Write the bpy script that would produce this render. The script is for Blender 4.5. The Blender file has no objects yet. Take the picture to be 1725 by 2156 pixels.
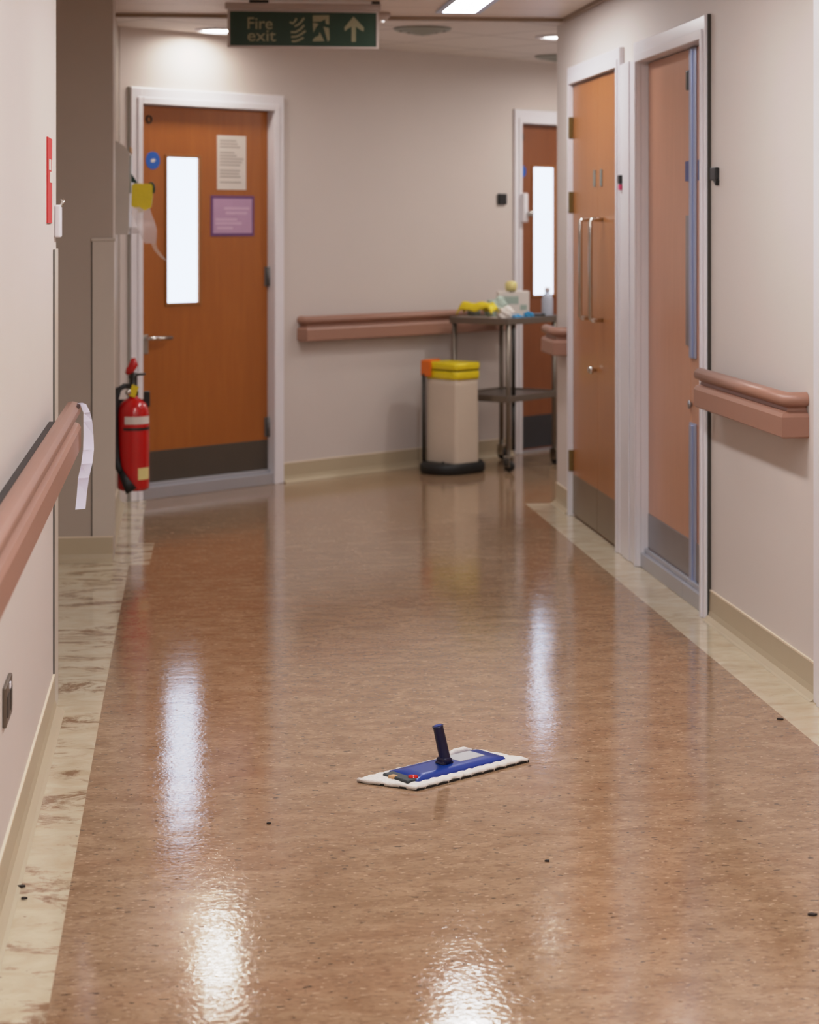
import bpy, bmesh, math, random
from mathutils import Vector, Matrix
random.seed(7)
S = bpy.context.scene
COL = S.collection
PI = math.pi

# ------------------------------------------------------------------ materials
def lin(c):
    c = c / 255.0
    return c / 12.92 if c <= 0.04045 else ((c + 0.055) / 1.055) ** 2.4
def rgb(r, g, b): return (lin(r), lin(g), lin(b), 1.0)

def mat_nodes(name):
    m = bpy.data.materials.new(name); m.use_nodes = True
    nt = m.node_tree; nt.nodes.clear()
    out = nt.nodes.new('ShaderNodeOutputMaterial')
    return m, nt, out
def N(nt, typ, **kw):
    n = nt.nodes.new(typ)
    for k, v in kw.items():
        if k in n.inputs: n.inputs[k].default_value = v
        else: setattr(n, k, v)
    return n
def mixc(nt, a, b, fac):
    m = nt.nodes.new('ShaderNodeMix'); m.data_type = 'RGBA'
    for sock, v in ((m.inputs[0], fac), (m.inputs[6], a), (m.inputs[7], b)):
        if hasattr(v, 'links') or hasattr(v, 'is_linked'): nt.links.new(v, sock)
        else: sock.default_value = v
    return m.outputs[2]
def ramp(nt, src, p0, p1, c0=(0, 0, 0, 1), c1=(1, 1, 1, 1)):
    r = nt.nodes.new('ShaderNodeValToRGB')
    r.color_ramp.elements[0].position = p0; r.color_ramp.elements[0].color = c0
    r.color_ramp.elements[1].position = p1; r.color_ramp.elements[1].color = c1
    nt.links.new(src, r.inputs[0]); return r.outputs[0]
def coords(nt, scale=(1, 1, 1), rot=(0, 0, 0)):
    t = nt.nodes.new('ShaderNodeTexCoord'); mp = nt.nodes.new('ShaderNodeMapping')
    mp.inputs['Scale'].default_value = scale; mp.inputs['Rotation'].default_value = rot
    nt.links.new(t.outputs['Object'], mp.inputs[0]); return mp.outputs[0]
def noise(nt, vec, scale, detail=3.0, rough=0.55, dist=0.0):
    n = N(nt, 'ShaderNodeTexNoise', Scale=scale, Detail=detail, Roughness=rough, Distortion=dist)
    nt.links.new(vec, n.inputs['Vector']); return n.outputs['Fac']

def plain(name, c, rough=0.5, metal=0.0, var=0.06, nscale=9.0, bump=0.0, bscale=60.0, spec=0.5, coat=0.0, trans=0.0, alpha=1.0, sss=0.0):
    """principled with a slight procedural mottling"""
    m, nt, out = mat_nodes(name)
    p = N(nt, 'ShaderNodeBsdfPrincipled', Roughness=rough, Metallic=metal)
    p.inputs['Specular IOR Level'].default_value = spec
    p.inputs['Coat Weight'].default_value = coat
    p.inputs['Transmission Weight'].default_value = trans
    p.inputs['Alpha'].default_value = alpha
    v = coords(nt)
    f = noise(nt, v, nscale)
    lo = tuple(x * (1 - var) for x in c[:3]) + (1,); hi = tuple(min(1, x * (1 + var)) for x in c[:3]) + (1,)
    nt.links.new(mixc(nt, lo, hi, f), p.inputs['Base Color'])
    if bump:
        b = N(nt, 'ShaderNodeBump', Strength=bump, Distance=0.004)
        nt.links.new(noise(nt, v, bscale, 4), b.inputs['Height']); nt.links.new(b.outputs[0], p.inputs['Normal'])
    nt.links.new(p.outputs[0], out.inputs[0])
    return m

def emit(name, c, s, rim=None):
    m, nt, out = mat_nodes(name)
    e = N(nt, 'ShaderNodeEmission', Strength=s)
    v = coords(nt)
    f = noise(nt, v, 1.7, 2)
    lo = tuple(x * 0.95 for x in c[:3]) + (1,)
    nt.links.new(mixc(nt, lo, c, f), e.inputs['Color'])
    nt.links.new(e.outputs[0], out.inputs[0])
    return m

def veneer(name, c1, c2, rough=0.36):
    m, nt, out = mat_nodes(name)
    p = N(nt, 'ShaderNodeBsdfPrincipled', Roughness=rough)
    v = coords(nt, (1, 1, 0.08))
    f = noise(nt, v, 34, 5, 0.6, 0.6)
    g = noise(nt, coords(nt, (1, 1, 0.5)), 2.2, 2)
    a = mixc(nt, c1, c2, ramp(nt, f, 0.3, 0.72))
    dk = tuple(x * 0.86 for x in c1[:3]) + (1,)
    nt.links.new(mixc(nt, a, dk, ramp(nt, g, 0.45, 0.8, (0, 0, 0, 1), (0.6, 0.6, 0.6, 1))), p.inputs['Base Color'])
    nt.links.new(p.outputs[0], out.inputs[0]); return m

def floor_mat(name, cream=False):
    m, nt, out = mat_nodes(name)
    p = N(nt, 'ShaderNodeBsdfPrincipled')
    v = coords(nt)
    vs = coords(nt, (0.55, 1.0, 1.0))
    big = noise(nt, vs, 2.1, 3)
    midn = noise(nt, vs, 15, 4, 0.62, 0.7)
    fine = noise(nt, vs, 80, 3, 0.65, 0.5)
    speck = noise(nt, vs, 70, 3, 0.55)
    chip_glint = noise(nt, coords(nt, (0.5, 1, 1), (0, 0, 0.6)), 105, 2, 0.5)
    if not cream:
        a = mixc(nt, rgb(142, 111, 83), rgb(171, 142, 113), ramp(nt, midn, 0.32, 0.7))
        a = mixc(nt, a, rgb(148, 102, 74), ramp(nt, big, 0.52, 0.75, (0, 0, 0, 1), (0.4, 0.4, 0.4, 1)))
        a = mixc(nt, a, rgb(112, 78, 56), ramp(nt, fine, 0.50, 0.70, (0, 0, 0, 1), (0.6, 0.6, 0.6, 1)))
        a = mixc(nt, a, rgb(206, 178, 150), ramp(nt, chip_glint, 0.635, 0.70, (0, 0, 0, 1), (0.75, 0.75, 0.75, 1)))  # pale lino chips that double as painted wet glints
        a = mixc(nt, a, rgb(62, 42, 32), ramp(nt, speck, 0.635, 0.69, (0, 0, 0, 1), (0.85, 0.85, 0.85, 1)))
    else:
        a = mixc(nt, rgb(208, 196, 172), rgb(194, 177, 149), ramp(nt, midn, 0.35, 0.7))
        st = noise(nt, vs, 7.5, 8, 0.74, 0.6)
        # stains are heavier on the left hand strip and in the recess
        sx = nt.nodes.new('ShaderNodeSeparateXYZ'); nt.links.new(v, sx.inputs[0])
        left = ramp(nt, sx.outputs[0], 0.0, 1.0, (1, 1, 1, 1), (0.25, 0.25, 0.25, 1))
        stm = ramp(nt, st, 0.515, 0.60, (0, 0, 0, 1), (0.95, 0.95, 0.95, 1))
        mul = N(nt, 'ShaderNodeMath', operation='MULTIPLY'); nt.links.new(stm, mul.inputs[0]); nt.links.new(left, mul.inputs[1])
        a = mixc(nt, a, rgb(138, 104, 74), mul.outputs[0])
        a = mixc(nt, a, rgb(70, 48, 34), ramp(nt, speck, 0.71, 0.75, (0, 0, 0, 1), (0.85, 0.85, 0.85, 1)))
    nt.links.new(a, p.inputs['Base Color'])
    # wet sheen: patches of rougher and smoother polish, gently rippled
    rr = N(nt, 'ShaderNodeMapRange'); rr.inputs[3].default_value = 0.03; rr.inputs[4].default_value = 0.095
    nt.links.new(noise(nt, v, 3.3, 4), rr.inputs[0]); nt.links.new(rr.outputs[0], p.inputs['Roughness'])
    p.inputs['Specular IOR Level'].default_value = 0.95
    b1 = N(nt, 'ShaderNodeBump', Strength=0.11, Distance=0.0022)
    nt.links.new(noise(nt, v, 80, 4, 0.6, 0.8), b1.inputs['Height'])
    b2 = N(nt, 'ShaderNodeBump', Strength=0.12, Distance=0.006)
    nt.links.new(noise(nt, vs, 9, 2, 0.5), b2.inputs['Height']); nt.links.new(b1.outputs[0], b2.inputs['Normal'])
    nt.links.new(b2.outputs[0], p.inputs['Normal'])
    nt.links.new(p.outputs[0], out.inputs[0]); return m

def line_ceiling(name, c, dark, pitch, rot=0.0, both=False, width=0.012, rough=0.5):
    """ceiling boards or tiles with thin darker joints"""
    m, nt, out = mat_nodes(name)
    p = N(nt, 'ShaderNodeBsdfPrincipled', Roughness=rough)
    v = coords(nt, (1, 1, 1), (0, 0, rot))
    sx = nt.nodes.new('ShaderNodeSeparateXYZ'); nt.links.new(v, sx.inputs[0])
    f = noise(nt, v, 2.5, 3)
    lo = tuple(x * 0.93 for x in c[:3]) + (1,)
    col = mixc(nt, lo, c, f)
    for ax in ((0, 1) if both else (1,)):
        d = N(nt, 'ShaderNodeMath', operation='DIVIDE'); d.inputs[1].default_value = pitch
        nt.links.new(sx.outputs[ax], d.inputs[0])
        fr = N(nt, 'ShaderNodeMath', operation='FRACT'); nt.links.new(d.outputs[0], fr.inputs[0])
        lt = N(nt, 'ShaderNodeMath', operation='LESS_THAN'); lt.inputs[1].default_value = width / pitch
        nt.links.new(fr.outputs[0], lt.inputs[0])
        col = mixc(nt, col, dark, lt.outputs[0])
    nt.links.new(col, p.inputs['Base Color']); nt.links.new(p.outputs[0], out.inputs[0]); return m

M = {}
M['wall'] = plain('wall_paint', rgb(212, 203, 197), 0.6, var=0.03, nscale=1.5, bump=0.12, bscale=220)
M['wall_back'] = plain('wall_paint_back', rgb(206, 196, 190), 0.6, var=0.03, nscale=1.5, bump=0.12, bscale=220)
M['column'] = plain('column_paint_shaded', rgb(176, 163, 150), 0.55, var=0.03, nscale=1.5)  # paint darkened so the column's shade is in its colour
M['white'] = plain('white_gloss_paint', rgb(226, 223, 228), 0.32, var=0.02)
M['guard'] = plain('corner_guard_vinyl', rgb(200, 190, 178), 0.4, var=0.02)
M['gap'] = plain('shadow_gap', rgb(52, 46, 38), 0.7)
M['skirt'] = plain('skirting_vinyl', rgb(184, 169, 142), 0.38, var=0.05, nscale=5)
M['skirt_top'] = plain('skirting_edge', rgb(226, 212, 190), 0.4)
M['floor'] = floor_mat('brown_lino')
M['cream'] = floor_mat('cream_lino', True)
M['ceil_near'] = line_ceiling('ceiling_boards', rgb(222, 204, 188), rgb(176, 154, 138), 0.30, 0.0, False, 0.010, 0.4)
M['ceil_far'] = line_ceiling('ceiling_tiles', rgb(228, 220, 213), rgb(180, 170, 162), 0.60, -0.6755, True, 0.016, 0.6)
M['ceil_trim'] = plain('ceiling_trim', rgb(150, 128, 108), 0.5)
M['rail'] = plain('handrail_vinyl', rgb(158, 116, 98), 0.42, var=0.04, nscale=14)
M['rail_gap'] = plain('handrail_bracket', rgb(50, 40, 36), 0.6)
M['door_a'] = veneer('door_veneer_orange', rgb(158, 88, 32), rgb(168, 98, 38))  # one veneer on all doors; each door's light is put into its tone
M['door_b'] = veneer('door_veneer_shaded', rgb(128, 72, 40), rgb(138, 80, 46))  # same veneer darkened for the shade of its recess
M['door_c'] = veneer('door_veneer_lit', rgb(164, 104, 56), rgb(174, 114, 66), 0.3)  # same veneer in the tone of its frontal light
M['door_d'] = veneer('door_veneer_glare', rgb(190, 135, 104), rgb(199, 145, 114), 0.28)  # same veneer paled and pinked to paint in the glare
M['bead'] = plain('glazing_bead', rgb(150, 96, 44), 0.4)
M['steel'] = plain('brushed_steel', rgb(176, 178, 186), 0.3, metal=1.0, var=0.05, nscale=30)
M['tube'] = plain('trolley_tube', rgb(132, 122, 112), 0.38, metal=0.85, var=0.05)
M['chrome'] = plain('polished_steel', rgb(205, 202, 196), 0.16, metal=1.0, var=0.03)
M['kick_a'] = plain('kick_plate_dark', rgb(92, 84, 76), 0.45, metal=0.55, var=0.06)
M['kick_b'] = plain('kick_plate_charcoal', rgb(62, 62, 66), 0.45, metal=0.3, var=0.06)
M['kick_c'] = plain('kick_plate_bronze', rgb(140, 124, 104), 0.38, metal=0.7, var=0.08)
M['kick_d'] = plain('kick_plate_grey', rgb(150, 148, 152), 0.33, metal=0.75, var=0.08)
M['hinge'] = plain('satin_hinge', rgb(120, 118, 118), 0.45, metal=0.6)
M['gap_pale'] = plain('pale_joint', rgb(150, 146, 136), 0.7)
M['alu'] = plain('aluminium', rgb(188, 190, 198), 0.34, metal=0.6, var=0.03)
M['alu_blue'] = plain('anodised_edge', rgb(170, 182, 212), 0.3, metal=0.6, var=0.03)
M['brass'] = plain('dull_brass', rgb(122, 100, 56), 0.45, metal=0.6)
M['black'] = plain('black_plastic', rgb(18, 17, 18), 0.4)
M['dark'] = plain('dark_metal', rgb(54, 50, 46), 0.4, metal=0.5)
M['glass_a'] = emit('frosted_daylight_glass', (0.72, 0.86, 1.1, 1), 3.0)  # pane glows itself; daylight behind it is put into the emission
M['glass_b'] = emit('frosted_daylight_glass_far', (0.72, 0.86, 1.1, 1), 3.0)  # glows likewise, in place of daylight behind the pane
M['lamp'] = emit('lamp_diffuser', (0.985, 0.985, 1.0, 1), 35.0)
M['lamp_unseen'] = emit('lamp_diffuser_unseen', (0.985, 0.985, 1.0, 1), 58.0)  # for the added strip lights out of view
M['spot'] = emit('downlight_lens', (1.0, 0.95, 0.88, 1), 72.0)
M['spot_dim'] = emit('downlight_lens_dim', (1.0, 0.97, 0.93, 1), 14.0)
M['spot_added'] = emit('downlight_lens_added', (1.0, 0.97, 0.94, 1), 150.0)  # for the added downlights out of view
M['led'] = emit('indicator', (1.0, 0.92, 0.9, 1), 1.5)
M['sign_green'] = plain('sign_green', rgb(2, 40, 13), 0.45, var=0.05)
M['sign_ink'] = plain('sign_pale', rgb(134, 126, 94), 0.5)
M['sign_edge'] = plain('sign_edge', rgb(176, 160, 150), 0.4)
M['paper'] = plain('paper', rgb(216, 208, 200), 0.6, var=0.03)
M['print'] = plain('grey_print', rgb(178, 168, 160), 0.7)
M['purple'] = plain('purple_print', rgb(104, 62, 112), 0.5)
M['lilac'] = plain('lilac_print', rgb(184, 148, 178), 0.4, var=0.10, nscale=12)
M['lilac2'] = plain('lilac_pale', rgb(204, 172, 196), 0.4)
M['blue'] = plain('sign_blue', rgb(30, 92, 182), 0.45)
M['blue_dk'] = plain('sign_dark_blue', rgb(52, 68, 128), 0.45)
M['red'] = plain('red_paint', rgb(190, 16, 16), 0.22, var=0.05, coat=0.3)
M['red_sign'] = plain('red_sign', rgb(206, 52, 50), 0.5)
M['yellow'] = plain('yellow_plastic', rgb(226, 202, 16), 0.4, var=0.10, nscale=14, bump=0.4, bscale=30)
M['yellow_pale'] = plain('pale_yellow_plastic', rgb(222, 208, 140), 0.4)
M['orange'] = plain('orange_plastic', rgb(224, 108, 24), 0.4)
M['sack'] = plain('white_sack', rgb(206, 190, 172), 0.45, var=0.06, nscale=7, bump=0.3, bscale=18)
M['rubber'] = plain('black_rubber', rgb(12, 11, 11), 0.55)
M['film'] = plain('clear_film', rgb(222, 212, 212), 0.25, alpha=0.6, var=0.05)
M['film_tail'] = plain('clear_film_thin', rgb(236, 222, 210), 0.25, alpha=0.45)
M['teal'] = plain('dark_green', rgb(10, 52, 44), 0.4)
M['sage'] = plain('sage_plastic', rgb(150, 152, 140), 0.4)
M['cab'] = plain('dispenser_grey', rgb(186, 178, 168), 0.4)
M['cab_tan'] = plain('tan_corner', rgb(196, 154, 110), 0.5)
M['mop_pad'] = plain('mop_microfibre', rgb(222, 217, 212), 0.85, var=0.08, nscale=60, bump=0.9, bscale=90)
M['mop_blue'] = plain('mop_blue', rgb(13, 52, 140), 0.32, var=0.10, nscale=12)
M['mop_navy'] = plain('mop_navy', rgb(9, 14, 52), 0.35)
M['mop_grey'] = plain('mop_grey', rgb(176, 178, 182), 0.4, var=0.08, nscale=30)
M['mop_dark'] = plain('mop_charcoal', rgb(48, 56, 60), 0.5)
M['stripe_blue'] = plain('light_blue', rgb(40, 142, 196), 0.4)
M['box_white'] = plain('white_card', rgb(224, 216, 210), 0.5)
M['print_green'] = plain('pale_green_print', rgb(164, 180, 170), 0.5)
M['bottle'] = plain('clear_bottle', rgb(200, 208, 224), 0.2, alpha=0.75)
M['ribbon'] = plain('white_ribbon', rgb(226, 220, 232), 0.6, var=0.04, nscale=20)
M['dirt'] = plain('dirt', rgb(38, 26, 20), 0.7)
M['socket'] = plain('socket_metal', rgb(120, 108, 96), 0.4, metal=0.7)
M['grey_lid'] = plain('grey_plastic', rgb(124, 126, 120), 0.4)
M['pink'] = plain('pink_tab', rgb(214, 60, 110), 0.4)

# ------------------------------------------------------------------ mesh helpers
class MB:
    def __init__(s): s.bm = bmesh.new()
    def _add(s, tmp):
        me = bpy.data.meshes.new('tmp'); tmp.to_mesh(me); tmp.free(); s.bm.from_mesh(me); bpy.data.meshes.remove(me)
        return s
    def box(s, x0, x1, y0, y1, z0, z1, bev=0.0, mtx=None, seg=2):
        t = bmesh.new(); bmesh.ops.create_cube(t, size=1.0)
        for v in t.verts:
            v.co = Vector(((x0 + x1) / 2 + v.co.x * (x1 - x0), (y0 + y1) / 2 + v.co.y * (y1 - y0), (z0 + z1) / 2 + v.co.z * (z1 - z0)))
        if bev > 0: bmesh.ops.bevel(t, geom=t.edges[:], offset=bev, segments=seg, profile=0.5, affect='EDGES')
        if mtx is not None: t.transform(mtx)
        return s._add(t)
    def prism(s, pts, y0, y1, axis='y', mtx=None):
        """polygon pts (a,b) extruded: axis y -> (a, y, b); z -> (a, b, z); x -> (x, a, b)"""
        t = bmesh.new()
        def P(a, b, c): return {'y': (a, c, b), 'z': (a, b, c), 'x': (c, a, b)}[axis]
        A = [t.verts.new(P(a, b, y0)) for a, b in pts]; B = [t.verts.new(P(a, b, y1)) for a, b in pts]
        n = len(pts)
        t.faces.new(A); t.faces.new(B[::-1])
        for i in range(n): t.faces.new((A[i], B[i], B[(i + 1) % n], A[(i + 1) % n]))
        bmesh.ops.recalc_face_normals(t, faces=t.faces[:])
        if mtx is not None: t.transform(mtx)
        return s._add(t)
    def lathe(s, prof, seg=32, mtx=None):
        t = bmesh.new(); rings = []
        for r, z in prof:
            if r < 1e-6: rings.append([t.verts.new((0, 0, z))])
            else: rings.append([t.verts.new((r * math.cos(2 * PI * i / seg), r * math.sin(2 * PI * i / seg), z)) for i in range(seg)])
        for a, b in zip(rings, rings[1:]):
            for i in range(seg):
                j = (i + 1) % seg
                if len(a) == 1 and len(b) == 1: continue
                if len(a) == 1: t.faces.new((a[0], b[j], b[i]))
                elif len(b) == 1: t.faces.new((a[i], a[j], b[0]))
                else: t.faces.new((a[i], a[j], b[j], b[i]))
        for r in (rings[0], rings[-1]):
            if len(r) > 1:
                try: t.faces.new(r)
                except ValueError: pass
        bmesh.ops.recalc_face_normals(t, faces=t.faces[:])
        for f in t.faces: f.smooth = True
        if mtx is not None: t.transform(mtx)
        return s._add(t)
    def tube(s, pts, r, seg=12):
        """round tube along a polyline; r a number or list"""
        pts = [Vector(p) for p in pts]; n = len(pts)
        rs = r if isinstance(r, (list, tuple)) else [r] * n
        t = bmesh.new(); rings = []
        up = Vector((0, 0, 1)); prev = None
        for i, p in enumerate(pts):
            d = (pts[min(i + 1, n - 1)] - pts[max(i - 1, 0)]).normalized()
            if prev is None:
                x = d.cross(up)
                if x.length < 1e-3: x = d.cross(Vector((1, 0, 0)))
            else: x = prev - d * prev.dot(d)
            x.normalize(); prev = x; y = d.cross(x)
            rings.append([t.verts.new(p + (x * math.cos(2 * PI * k / seg) + y * math.sin(2 * PI * k / seg)) * rs[i]) for k in range(seg)])
        for a, b in zip(rings, rings[1:]):
            for k in range(seg): t.faces.new((a[k], a[(k + 1) % seg], b[(k + 1) % seg], b[k]))
        t.faces.new(rings[0][::-1]); t.faces.new(rings[-1])
        bmesh.ops.recalc_face_normals(t, faces=t.faces[:])
        for f in t.faces: f.smooth = len(f.verts) == 4
        return s._add(t)
    def strip(s, L, R, thick=0.0):
        """ribbon between two polylines"""
        t = bmesh.new()
        a = [t.verts.new(p) for p in L]; b = [t.verts.new(p) for p in R]
        for i in range(len(a) - 1): t.faces.new((a[i], b[i], b[i + 1], a[i + 1]))
        for f in t.faces: f.smooth = True
        if thick:
            r = bmesh.ops.solidify(t, geom=t.faces[:], thickness=thick)
        return s._add(t)
    def poly(s, pts):
        t = bmesh.new(); t.faces.new([t.verts.new(p) for p in pts])
        return s._add(t)
    def build(s, name, m, parent=None, loc=None, rz=0.0, smooth=False):
        me = bpy.data.meshes.new(name); s.bm.to_mesh(me); s.bm.free()
        if smooth:
            for p in me.polygons: p.use_smooth = True
        o = bpy.data.objects.new(name, me); COL.objects.link(o); me.materials.append(M[m] if isinstance(m, str) else m)
        if parent: o.parent = parent
        if loc is not None: o.location = loc; o.rotation_euler = (0, 0, rz)
        return o

def tag(o, label=None, cat=None, group=None, kind=None):
    if label: o['label'] = label
    if cat: o['category'] = cat
    if group: o['group'] = group
    if kind: o['kind'] = kind
    return o
def empty(name, loc, rz=0.0, label=None, cat=None, group=None, kind=None):
    o = bpy.data.objects.new(name, None); COL.objects.link(o); o.empty_display_size = 0.1
    o.location = loc; o.rotation_euler = (0, 0, rz)
    return tag(o, label, cat, group, kind)
def struct(mb, name, m, **kw):
    o = mb.build(name, m, **kw); o['kind'] = 'structure'; return o

# ------------------------------------------------------------------ plan of the place (metres)
# x = across the corridor, y = along it, z = up
XR, XL = 1.87, -0.385           # corridor wall faces
SC, XC = 8.46, -0.305           # column face, its corridor side
XW = -0.34                      # wall behind the column
HC1, HC2 = 2.434, 2.420           # ceilings
SE = 9.97                       # where the right wall ends
BA = math.atan2(0.6251547, 0.7805008)
BV = Vector((0.7805008, 0.6251547)); BN = Vector((0.6251547, -0.7805008)); BO = -8.20
def back(u, off=0.0): return Vector((BV.x * u + BN.x * (BO + off), BV.y * u + BN.y * (BO + off), 0))   # off > 0 is into the room
def right(s): return Vector((XR, s, 0))
def left(s): return Vector((XL, s, 0))
R_RZ, L_RZ = -PI / 2, PI / 2
# local frames on a wall: x runs to the right when facing the wall, y into the wall, z up

# ------------------------------------------------------------------ shell
zf = 0.0
y_near = -2.5
UC = 6.137                       # left corner of the back wall
cornerB = back(UC)
uE = 10.9; endB = back(uE)
brown = [(-0.25, y_near), (1.706, y_near), (1.708, SE + 0.01), (4.2, SE + 0.01), (endB.x, endB.y), (back(7.26).x, back(7.26).y), (back(6.25).x, back(6.25).y),
         (-0.20, 10.30), (-0.212, 8.94), (-0.14, 8.93), (-0.152, 8.364), (-0.236, 8.364), (-0.246, 6.0)]
struct(MB().prism(brown, -0.05, zf, 'z'), 'floor', 'floor')
struct(MB().prism([(1.706, y_near), (2.1, y_near), (2.1, SE + 0.01), (1.708, SE + 0.01)], -0.05, zf, 'z'), 'floor_border_right', 'cream')
creamL = [(-0.25, y_near), (-0.246, 6.0), (-0.236, 8.364), (-0.152, 8.364), (-0.14, 8.93), (-0.212, 8.94), (-0.20, 10.30), (back(6.25).x, back(6.25).y), (cornerB.x, cornerB.y), (-0.6, 10.2), (-1.9, 10.2), (-1.9, y_near)]
struct(MB().prism(creamL, -0.05, zf, 'z'), 'floor_border_left', 'cream')

# ceilings: the lower tiled part beyond, the boarded one over the corridor
S0 = 9.72
cl = MB().box(-1.9, 4.2, y_near, S0, HC1, HC1 + 0.05)
struct(cl, 'ceiling', 'ceil_near')
struct(MB().box(-1.9, 4.4, S0 + 0.03, 14.5, HC2, HC2 + 0.05), 'ceiling_far', 'ceil_far')
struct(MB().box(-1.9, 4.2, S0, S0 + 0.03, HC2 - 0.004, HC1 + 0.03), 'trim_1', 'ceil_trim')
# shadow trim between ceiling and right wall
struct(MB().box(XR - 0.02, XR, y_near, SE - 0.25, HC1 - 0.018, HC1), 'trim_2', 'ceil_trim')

# left wall, recess, column, wall beyond the column
struct(MB().box(XL - 0.14, XL, y_near, 6.02, 0, HC1), 'wall_left', 'wall')
struct(MB().box(-1.9, -1.8, 5.5, 8.6, 0, HC1).box(-1.9, XL - 0.14, 5.4, 5.5, 0, HC1), 'wall_recess', 'wall')
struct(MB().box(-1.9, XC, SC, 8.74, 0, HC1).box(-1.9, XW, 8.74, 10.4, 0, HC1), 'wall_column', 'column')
# right wall with its two door openings and the near one
def wall_with_holes(x0, x1, y0, y1, z1, holes):
    """along local x with holes (a, b, top)"""
    mb = MB(); a = x0
    for h0, h1, t in sorted(holes):
        mb.box(a, h0, y0, y1, 0, z1); mb.box(h0, h1, y0, y1, t, z1); a = h1
    mb.box(a, x1, y0, y1, 0, z1); return mb
LI = 0.025                       # door lining thickness
holesR = [(-9.535 - LI, -8.467 + LI, 2.093 + LI), (-8.085 - LI, -7.045 + LI, 2.085 + LI), (-5.66 - LI, -4.70 + LI, 2.085 + LI)]
w = wall_with_holes(-SE, -y_near, 0, 0.16, HC1, holesR)
struct(w, 'wall_right', 'wall', loc=(XR, 0, 0), rz=R_RZ)
struct(MB().box(XR + 0.16, 4.2, SE - 0.16, SE, 0, HC1), 'wall_return', 'wall')
# angled back wall
holesB = [(6.270 - LI, 7.165 + LI, 2.032 + LI), (9.188 - LI, 10.10 + LI, 2.036 + LI)]
w = wall_with_holes(UC, uE, 0, 0.16, HC2 + 0.05, holesB)
struct(w, 'wall_back', 'wall_back', loc=back(0), rz=BA)
struct(MB().box(endB.x, endB.x + 0.12, SE - 0.16, endB.y + 0.2, 0, HC2 + 0.05), 'wall_end', 'wall')
struct(MB().box(-0.6, 2.2, y_near - 0.1, y_near, 0, HC1), 'wall_near', 'wall')

# skirtings with a coved foot
SK = [(0, 0.102), (-0.005, 0.102), (-0.006, 0.034), (-0.011, 0.016), (-0.026, 0.004), (-0.034, 0.0005), (0, 0.0005)]
SK2 = [(0, 0.108), (-0.006, 0.108), (-0.006, 0.1021), (0, 0.1021)]
def skirting(name, x0, x1, loc, rz):
    root = empty(name, loc, rz, kind='structure')
    MB().prism(SK, x0, x1, 'x').build('skirting', 'skirt', root); MB().prism(SK2, x0, x1, 'x').build('sealing_strip', 'skirt_top', root)
skirting('baseboard_left', y_near, 5.885, (XL, 0, 0), L_RZ)
skirting('baseboard_right', -6.985, -5.745, (XR, 0, 0), R_RZ)
skirting('baseboard_right_far', -SE, -9.61, (XR, 0, 0), R_RZ)
skirting('baseboard_column', -1.8, XC, (0, SC, 0), 0)
skirting('baseboard_back', 7.240, 9.112, back(0), BA)
skirting('baseboard_passage', 8.76, 10.2, (XW, 0, 0), L_RZ)

# ------------------------------------------------------------------ doors
def door_frame(root, x0, x1, zt, aw, at, pr, rc, depth=0.12, gap=None):
    mb = MB()
    b = 0.004
    mb.box(x0 - aw, x0, -pr, 0, 0, zt + at, b); mb.box(x1, x1 + aw, -pr, 0, 0, zt + at, b); mb.box(x0 - aw + 0.001, x1 + aw - 0.001, -pr + 0.0008, 0, zt, zt + at - 0.001, b)
    mb.box(x0 - LI, x0, 0, depth, 0, zt + LI); mb.box(x1, x1 + LI, 0, depth, 0, zt + LI); mb.box(x0, x1, 0, depth, zt, zt + LI)
    # stepped stop mouldings
    mb.box(x0 - aw * 0.45, x0, -pr - 0.006, -pr, 0, zt + at * 0.4, 0.002); mb.box(x1, x1 + aw * 0.45, -pr - 0.006, -pr, 0, zt + at * 0.4, 0.002)
    mb.box(x0, x1, -pr - 0.006, -pr, zt, zt + at * 0.4, 0.002)
    f = mb.build('door_frame', 'white', root)
    if gap: gap.build('shadow_strip', 'gap_pale' if root.name == 'door_1' else 'gap', root)
    return f

def leaf_with_window(root, x0, x1, z0, z1, y, m, win=None, th=0.044):
    """door leaf; win = (a, b, za, zb) vision panel"""
    mb = MB()
    if win:
        a, b, za, zb = win
        mb.box(x0, a, y, y + th, z0, z1); mb.box(b, x1, y, y + th, z0, z1); mb.box(a, b, y, y + th, z0, za); mb.box(a, b, y, y + th, zb, z1)
    else: mb.box(x0, x1, y, y + th, z0, z1, 0.002)
    return mb.build('leaf', m, root)

# --- door 1: the orange door on the back wall
d1 = empty('door_1', back(6.270), BA, 'orange wooden door with a tall narrow window and blue disc, beside the fire extinguisher', 'door', kind='structure')
door_frame(d1, 0, 0.895, 2.032, 0.072, 0.085, 0.018, 0.045, gap=MB().box(-0.082, -0.073, -0.010, 0.0, 0, 2.117))
lf = leaf_with_window(d1, 0.003, 0.892, 0.075, 2.028, 0.035, 'door_a', (0.196, 0.410, 1.000, 1.768))
mb = MB()
for a, b, c, d in ((0.184, 0.198, 0.990, 1.778), (0.408, 0.422, 0.990, 1.778)): mb.box(a, b, 0.027, 0.04, c, d, 0.002)
mb.box(0.198, 0.408, 0.0275, 0.04, 0.990, 1.004, 0.002); mb.box(0.198, 0.408, 0.0275, 0.04, 1.764, 1.778, 0.002)
bd = mb.build('window_bead', 'bead', lf)
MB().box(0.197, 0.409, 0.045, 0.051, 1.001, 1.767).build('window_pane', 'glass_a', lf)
MB().box(0.004, 0.891, 0.031, 0.036, 0.080, 0.240, 0.001).build('kick_plate', 'kick_a', lf)
hd = MB().box(0.036, 0.072, 0.026, 0.036, 0.745, 0.845, 0.003)
hd.tube([(0.054, 0.034, 0.827), (0.054, -0.008, 0.827), (0.062, -0.018, 0.827), (0.190, -0.018, 0.826)], 0.010)
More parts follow.
